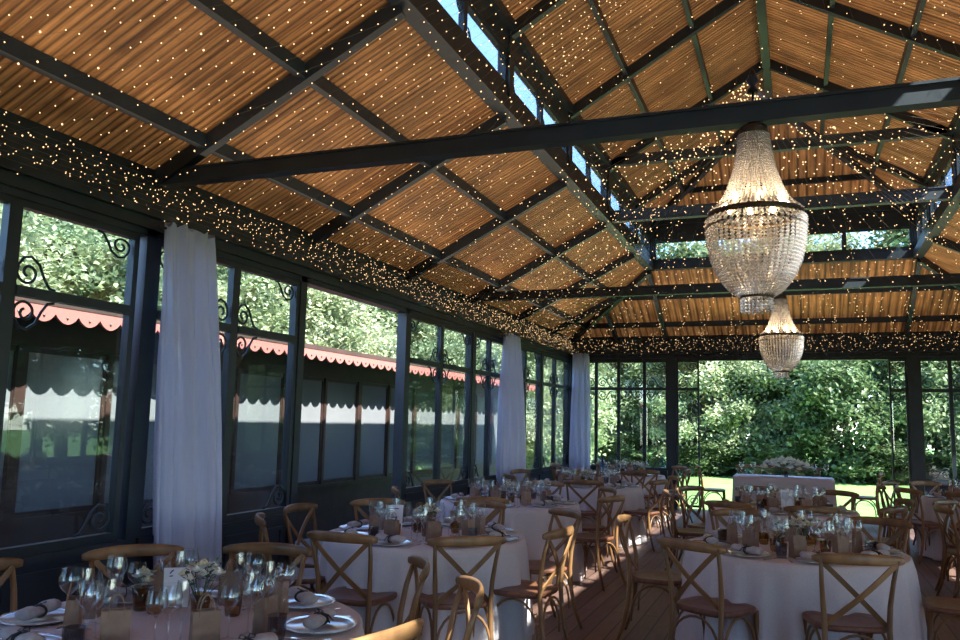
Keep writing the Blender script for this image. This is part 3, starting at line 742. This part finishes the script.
def stem_glass(name, cat, H, bowl, bh, foot=.036):
    t = P_(name, cat)
    MB().lathe([(foot,.0),(foot,.002),(.006,.006),(.0035,.02),(.0035,H-bh-.004),(.008,H-bh+.004)], 18, cap=False).build('stem_and_foot', M_STEMGL, t, True)
    b = [(.004,H-bh)]+[(bowl*sin(min(1,i/5)*PI/2)*(1-.22*max(0,(i-5)/5)**1.3), H-bh+bh*(i/10)**1.0*(1 if i else 1)) for i in range(1,11)]
    MB().lathe(b, 22, cap=False).build('bowl', M_STEMGL, t, True); return t
wine0 = stem_glass('wine_glass', 'wine glass', .240, .045, .115)
water0 = stem_glass('water_glass', 'water glass', .205, .041, .098)
flute0 = stem_glass('champagne_flute', 'champagne flute', .240, .027, .145, .032)
def ribbed(name, cat, m, r, h):
    t = P_(name, cat); n = 32; vs = []; fs = []; lv = [(0,.72),(.004,.80),(h*.5,.92),(h,1.0),(h,.93),(.012,.74)]
    for z, s in lv:
        for k in range(n): rr = r*s*(1+(.045 if k % 2 else -.02)*(1 if .003 < z < h*.92 else 0)); vs.append((rr*cos(2*PI*k/n), rr*sin(2*PI*k/n), z))
    for j in range(len(lv)-1):
        for k in range(n): fs.append((j*n+k, j*n+(k+1) % n, (j+1)*n+(k+1) % n, (j+1)*n+k))
    fs.append(tuple(range(n-1,-1,-1)))
    MB().add(vs, fs).build('ribbed_body', m, t); return t
tumbler0 = ribbed('ribbed_tumbler', 'tumbler', M_GREYGL, .038, .095)
votive0 = ribbed('amber_votive', 'candle holder', M_AMBERGL, .038, .085)
MB().lathe([(.001,.012),(.026,.012),(.026,.035),(.001,.037)], 16).lathe([(.001,.036),(.0015,.046),(.001,.047)], 6).build('candle', M_WAX, votive0, True)
bag0 = P_('kraft_gift_bag', 'paper bag')
w_, d_, h_ = .050, .030, .142
mb = MB().add([(-w_,-d_,0),(w_,-d_,0),(w_,d_,0),(-w_,d_,0),(-w_,-d_*.75,h_),(w_,-d_*.75,h_),(w_,d_*.75,h_),(-w_,d_*.75,h_),(-w_*.99,0,.02),(w_*.99,0,.02),(w_*.9,0,h_*.98),(-w_*.9,0,h_*.98)],
    [(0,3,2,1),(0,1,5,4),(2,3,7,6),(1,2,10,5),(2,6,10),(3,0,11),(0,4,11),(3,11,7)])
mb.build('bag_body', M_KRAFT, bag0)
for s in (-1,1):
    pts = [(-.026, s*d_*.78, h_-.02)]+[(.026*-cos(PI*i/8), s*d_*(.8-.3*sin(PI*i/8)), h_+.055*sin(PI*i/8)) for i in range(9)]+[(.026, s*d_*.78, h_-.02)]
    MB().sweep(pts, .005, .005, (0,1,0), 5).build('twisted_handle', M_KRAFT, bag0)
def bouquet(name, nf, spread, zc, vase, big=False):
    t = P_(name, 'flowers'); rnd = random.Random(nf)
    if vase: 
        MB().lathe([(.030,0),(.036,.004),(.040,.06),(.045,.10),(.041,.10),(.034,.01)], 20, cap=True).build('vase', M_AMBERGL if not big else M_GREYGL, t, True)
    g = MB()
    for i in range(nf*5):
        a = rnd.uniform(0,2*PI); r = rnd.uniform(.2,1.15)*spread; z = zc+rnd.uniform(-.05,.05)+(.10*(1-(r/spread)**2) if big else 0); L = .035 if not big else .055
        p = Vector((r*cos(a), r*sin(a), z)); dr = Vector((cos(a), sin(a), rnd.uniform(-.3,.8))).normalized()*L; sd = Vector((-sin(a),cos(a),rnd.uniform(-.4,.4)))*L*.32
        n0 = len(g.v); g.v += [tuple(p), tuple(p+dr*.5+sd), tuple(p+dr), tuple(p+dr*.5-sd)]; g.f.append((n0,n0+1,n0+2,n0+3))
        if i % 4 == 0: g.sweep([(0,0,.04),(p.x*.5,p.y*.5,zc*.6),tuple(p)], .003, .003, (0,1,0), 4)
    g.build('foliage', M_EUCA if nf % 2 else M_STEM, t)
    for i in range(nf):
        a = 2.4*i; r = spread*math.sqrt((i+.3)/nf); x, y = r*cos(a), r*sin(a); z = zc+(.16 if big else .035)*(1-(r/spread)**2)+rnd.uniform(-.012,.012); fr = rnd.uniform(.020,.030) if not big else rnd.uniform(.05,.075)
        mb = MB()
        for ly, (pr, op, pn) in enumerate(((1,1.15,7),(.72,.8,6),(.45,.4,5))):
            for k in range(pn):
                b = 2*PI*k/pn+ly*.5; ca, sa = cos(b), sin(b); rr = fr*pr; hz = fr*(.35+.35*ly)
                v0 = (x+ca*rr*.15, y+sa*rr*.15, z-fr*.2); wdt = rr*.55
                v1 = (x+ca*rr*.8-sa*wdt, y+sa*rr*.8+ca*wdt, z+hz*.4); v2 = (x+ca*rr*op, y+sa*rr*op, z+hz); v3 = (x+ca*rr*.8+sa*wdt, y+sa*rr*.8-ca*wdt, z+hz*.4)
                mb.add([v0,v1,v2,v3], [(0,1,2,3)])
        mb.ball((x,y,z+fr*.3), fr*.42, 8, 5)
        mb.build('bloom', M_PETAL if i % 3 else M_PETAL2, t, True)
    return t
flowA = bouquet('flower_posy', 7, .065, .165, True)
flowB = bouquet('flower_posy', 10, .095, .175, True)
flowC = bouquet('bud_posy', 5, .035, .12, True)
card0 = P_('menu_card', 'card')
MB().add([(-.045,-.0015,.0),(.045,-.0015,.0),(.045,.0015,.0),(-.045,.0015,.0),(-.050,-.0015,.15),(.050,-.0015,.15),(.050,.0015,.15),(-.050,.0015,.15)], [(0,3,2,1),(4,5,6,7),(0,1,5,4),(1,2,6,5),(2,3,7,6),(3,0,4,7)]).build('card_sheet', M_WHITE, card0)
MB().lathe([(.028,0),(.028,.012),(.012,.016),(.001,.016)], 16).build('card_foot', M_STEEL, card0, True)
jar0 = P_('glass_jar', 'jar')
MB().lathe([(.042,0),(.045,.004),(.045,.185),(.042,.185),(.042,.01)], 28, cap=True).build('jar_wall', M_STEMGL, jar0, True)
MB().lathe([(.033,.01),(.033,.11),(.001,.115)], 20).build('candle', M_WAX, jar0, True)
PROTO = [plate0,napkin0,fork0,knife0,wine0,water0,flute0,tumbler0,votive0,bag0,flowA,flowB,flowC,card0,jar0]

VIEW = R(111)
def side_word(a):
    d = (a-VIEW) % (2*PI); return ['far','far left','left','near left','near','near right','right','far right'][int(round(d/(PI/4))) % 8]
ROUND = [  # x, y, phrase, chair angles (deg), seats
    (-2.40, 2.80, 'front left table', [179,142,109,68,32,-12], 8, 20),
    (-2.65, 5.75, 'second left-row table', [-93,-53,-13,46,92,136,176,214], 8, 0),
    (-2.95, 8.55, 'third left-row table', [-84,-13,38,88,155,215], 8, 10),
    (-2.80, 11.5, 'fourth left-row table', [-79,-25,22,70,115,160,215], 8, 5),
    (-2.90, 14.3, 'last left-row table', [-60,-10,40,90,180,225], 8, 0),
    (-.05, 6.42, 'front right-row table', [57,-4,178,240,288,112], 8, 15),
    (-.18, 9.45, 'second right-row table', [-112,-76,-35,10,60,105,148,188], 8, 0),
    (2.25, 12.3, 'far right window table', [118,150,182,215,250,290], 8, 0),
    (2.45, 9.2, 'right wall table', [120,150,185,225], 8, 0),
]
rc = random.Random(8)
def put(proto, x, y, z, rz, what, where, grp):
    return dup(proto, (x,y,z), rz, what+', '+where, grp)
for ti, (tx, ty, ph, angs, ns, a0) in enumerate(ROUND):
    tl = 'round banquet table under the cloth, '+ph
    dup(table0, (tx,ty,0), R(a0), tl, 'round banquet tables')
    c = small('tablecloth', cloths[ti % 3], 'floor-length grey pink linen cloth draped over the '+ph, 'tablecloth'); c['group'] = 'round tablecloths'; c.location = (tx,ty,.0); c.rotation_euler = (0,0,R(37*ti))
    seen = {}
    for i, a in enumerate(angs):
        a = R(a); rr = .93+rc.uniform(-.02,.05)
        if ti == 5 and i == 1: rr = 1.02
        if ti == 0 and i == 5: rr = .82
        if ti == 1 and i == 2: rr = .88
        wd = side_word(a); seen[wd] = seen.get(wd, 0)+1
        extra = '' if seen[wd] == 1 else ', other one'
        tw = -.55 if (ti, i) == (0, 3) else 0
        place_chair(tx+rr*cos(a), ty+rr*sin(a), a+PI+tw+rc.uniform(-.12,.12), 'cross-back wooden chair, '+wd+' side of the '+ph+extra, 'chairs of the '+ph)
    Z = .7465; full = ti in (0,1,2,5,6)
    for k in range(ns):
        a = R(a0)+2*PI*k/ns; wd = side_word(a)+' seat of the '+ph; g = ' on the '+ph; ca, sa = cos(a), sin(a)
        def at(r, off): return tx+ca*r-sa*off, ty+sa*r+ca*off
        fz = a+PI/2
        x, y = at(.585, 0); put(plate0, x, y, Z, fz, 'grey silver-rimmed charger plate', wd, 'charger plates'+g)
        put(napkin0, x, y, Z+.016, fz+rc.uniform(-.2,.2), 'rolled linen napkin with dark ribbon', wd, 'napkins'+g)
        if full:
            x, y = at(.57, .185); put(knife0, x, y, Z, fz, 'steel knife', wd, 'knives'+g)
            x, y = at(.57, -.185); put(fork0, x, y, Z, fz, 'steel fork', wd, 'forks'+g)
        x, y = at(.40+rc.uniform(-.01,.01), .115); put(wine0, x, y, Z, 0, 'large clear wine glass', wd, 'wine glasses'+g)
        x, y = at(.345, .045); put(water0, x, y, Z, 0, 'clear stemmed water glass', wd, 'water glasses'+g)
        x, y = at(.33, .135); put(flute0, x, y, Z, 0, 'slender champagne flute', wd, 'champagne flutes'+g)
        x, y = at(.40+rc.uniform(-.02,.02), -.085); put(bag0, x, y, Z, fz+rc.uniform(-.5,.5), 'small brown kraft bag with handles', wd, 'kraft bags'+g)
        if k % 2 == 0:
            x, y = at(.46, -.20); put(tumbler0, x, y, Z, 0, 'ribbed smoky grey tumbler', wd, 'tumblers'+g)
        else:
            x, y = at(.24, .0); put(votive0, x, y, Z, 0, 'ribbed amber candle glass', wd, 'candle glasses'+g)
    fx, fy = (.0, .13) if ti == 0 else (.05, -.10)
    put(flowB if ti % 2 or ti == 0 else flowA, tx+fx, ty+fy, Z, rc.uniform(0,6), 'posy of white blooms in a small vase', 'centre of the '+ph, 'flower posies')
    put(flowC, tx+(-.31 if ti == 0 else -.10), ty+(.12 if ti == 0 else .06), Z, rc.uniform(0,6), 'tiny vase of buds and greenery', 'centre of the '+ph, 'bud vases')
    if ti in (0,3): put(jar0, tx-(.36 if ti == 0 else .05), ty+(.34 if ti == 0 else .13), Z, 0, 'clear glass cylinder with candle', 'centre of the '+ph, 'glass candle cylinders')
# menu / number cards
cd = dup(card0, (-2.62, 3.03, .7465), R(38), 'white menu card with a small leaf sprig, standing on the front left table'); cd.scale = (1.15,1,1.15)
MB().sweep([(-.026,-.0030,.128),(-.022,-.0030,.135),(-.014,-.0030,.142)], .005, .004, (0,1,0)).sweep([(-.028,-.0030,.118),(-.016,-.0030,.120)], .004, .003, (0,1,0)).build('leaf_sprig', M_INK, cd)
cd = dup(card0, (-2.95, 5.80, .7465), R(27), 'white card with the number 7, standing on the second table of the left row'); cd.scale = (1.4,1,1.3)
def text_part(s, size, x, z, parent, m, nm):
    cu = bpy.data.curves.new(nm, 'FONT'); cu.body = s; cu.size = size; cu.align_x = 'CENTER'; cu.extrude = .0004; cu.materials.append(m)
    tmp = bpy.data.objects.new(nm, cu); C.objects.link(tmp); bpy.context.view_layer.update()
    me = bpy.data.meshes.new_from_object(tmp.evaluated_get(bpy.context.evaluated_depsgraph_get())); bpy.data.objects.remove(tmp)
    o = bpy.data.objects.new(nm, me); C.objects.link(o); o.parent = parent; o.location = (x,-.0022,z); o.rotation_euler = (PI/2,0,0)
text_part('7', .085, .0, .025, cd, M_INK, 'number')
MB().sweep([(-.032,-.002,.130),(.024,-.002,.130)], .002, .006, (0,0,1)).sweep([(-.032,-.002,.117),(-.008,-.002,.117)], .002, .004, (0,0,1)).build('text_line', M_INK, cd)
cd = dup(card0, (-.12, 9.15, .7465), R(3), 'white menu card standing on the second table of the right row'); cd.scale = (1.35,1,1.5)

# long head table at the garden opening
hx, hy = -.27, 15.7
t = thing('banquet_table', 'long straight head table in the open garden doorway', 'table', (hx,hy,0))
MB().box(-.8,.8,-.38,.38,.715,.738).build('tabletop', M_SEAT, t)
for sx in (-1,1):
    for sy in (-1,1): MB().box(sx*.7-.02,sx*.7+.02,sy*.3-.02,sy*.3+.02,0,.715).build('leg', M_BLACKMET, t)
vs = []; nu = 160; per = []
for k in range(nu):
    s = k/nu*4
    if s < 1: p = (-.83+1.66*s, -.40)
    elif s < 2: p = (.83, -.40+.80*(s-1))
    elif s < 3: p = (.83-1.66*(s-2), .40)
    else: p = (-.83, .40-.80*(s-3))
    per.append(p)
mb = MB(); lv = []
for j in range(9):
    t_ = j/8
    for k, (x, y) in enumerate(per):
        f = 1+(.03*t_+.02*t_*sin(k*.9))/max(abs(x),abs(y))
        lv.append((x*f if abs(x) > .8 else x, y*f if abs(y) > .38 else y, .746-.73*t_))
fs = [tuple(range(nu))]
for j in range(8):
    for k in range(nu): fs.append((j*nu+k, (j+1)*nu+k, (j+1)*nu+(k+1) % nu, j*nu+(k+1) % nu))
mb.add(lv, fs); o = mb.build('tablecloth', M_LINEN, None, True); o.location = (hx,hy,0); tag(o, 'long linen cloth hanging straight over the head table', 'tablecloth')
big = bouquet('flower_arrangement', 34, .44, .15, True, True)
big.location = (hx+.05, hy-.05, .7465); big['label'] = 'long low arrangement of white and cream roses on the head table'; big.scale = (1.0,.65,1.0)
for i, (x, a) in enumerate([(-.62,90),(-.1,90),(.42,90)]):
    place_chair(hx+x, hy+.68, R(-90), 'cross-back wooden chair behind the head table, '+['left','middle','right'][i]+' one', 'chairs of the head table')
place_chair(hx-1.2, hy+.0, R(8), 'cross-back wooden chair at the left end of the head table', 'chairs of the head table')
place_chair(hx+1.30, hy-.1, R(172), 'cross-back wooden chair at the right end of the head table', 'chairs of the head table')
for i in range(8):
    x = hx-.72+.2057*i
    if abs(x-hx-.05) > .46:
        put(wine0, x, hy+.22, .7465, 0, 'clear wine glass', ['far left end','second from the left','third from the left','','','third from the right','second from the right','far right end'][i]+' on the head table', 'wine glasses on the head table')
# extra bud greenery along the last left table
for i, (x, y) in enumerate([(-3.2,14.1),(-2.6,14.15),(-2.9,14.55)]):
    put(flowB, x, y, .7465, i, 'loose white and eucalyptus posy', ['left','right','far'][i]+' side of the last table of the left row', 'posies on the last left table')
b = MB().lathe([(.036,0),(.038,.01),(.038,.19),(.014,.25),(.014,.31),(.001,.312)], 16).build('wine_bottle', M_BLUEB, None, True); b.location = (-3.12,13.85,.7465); tag(b, 'slim dark blue bottle standing on the last table of the left row', 'bottle')

for p in PROTO+[table0]:
    for c in list(p.children): bpy.data.objects.remove(c)
    bpy.data.objects.remove(p)
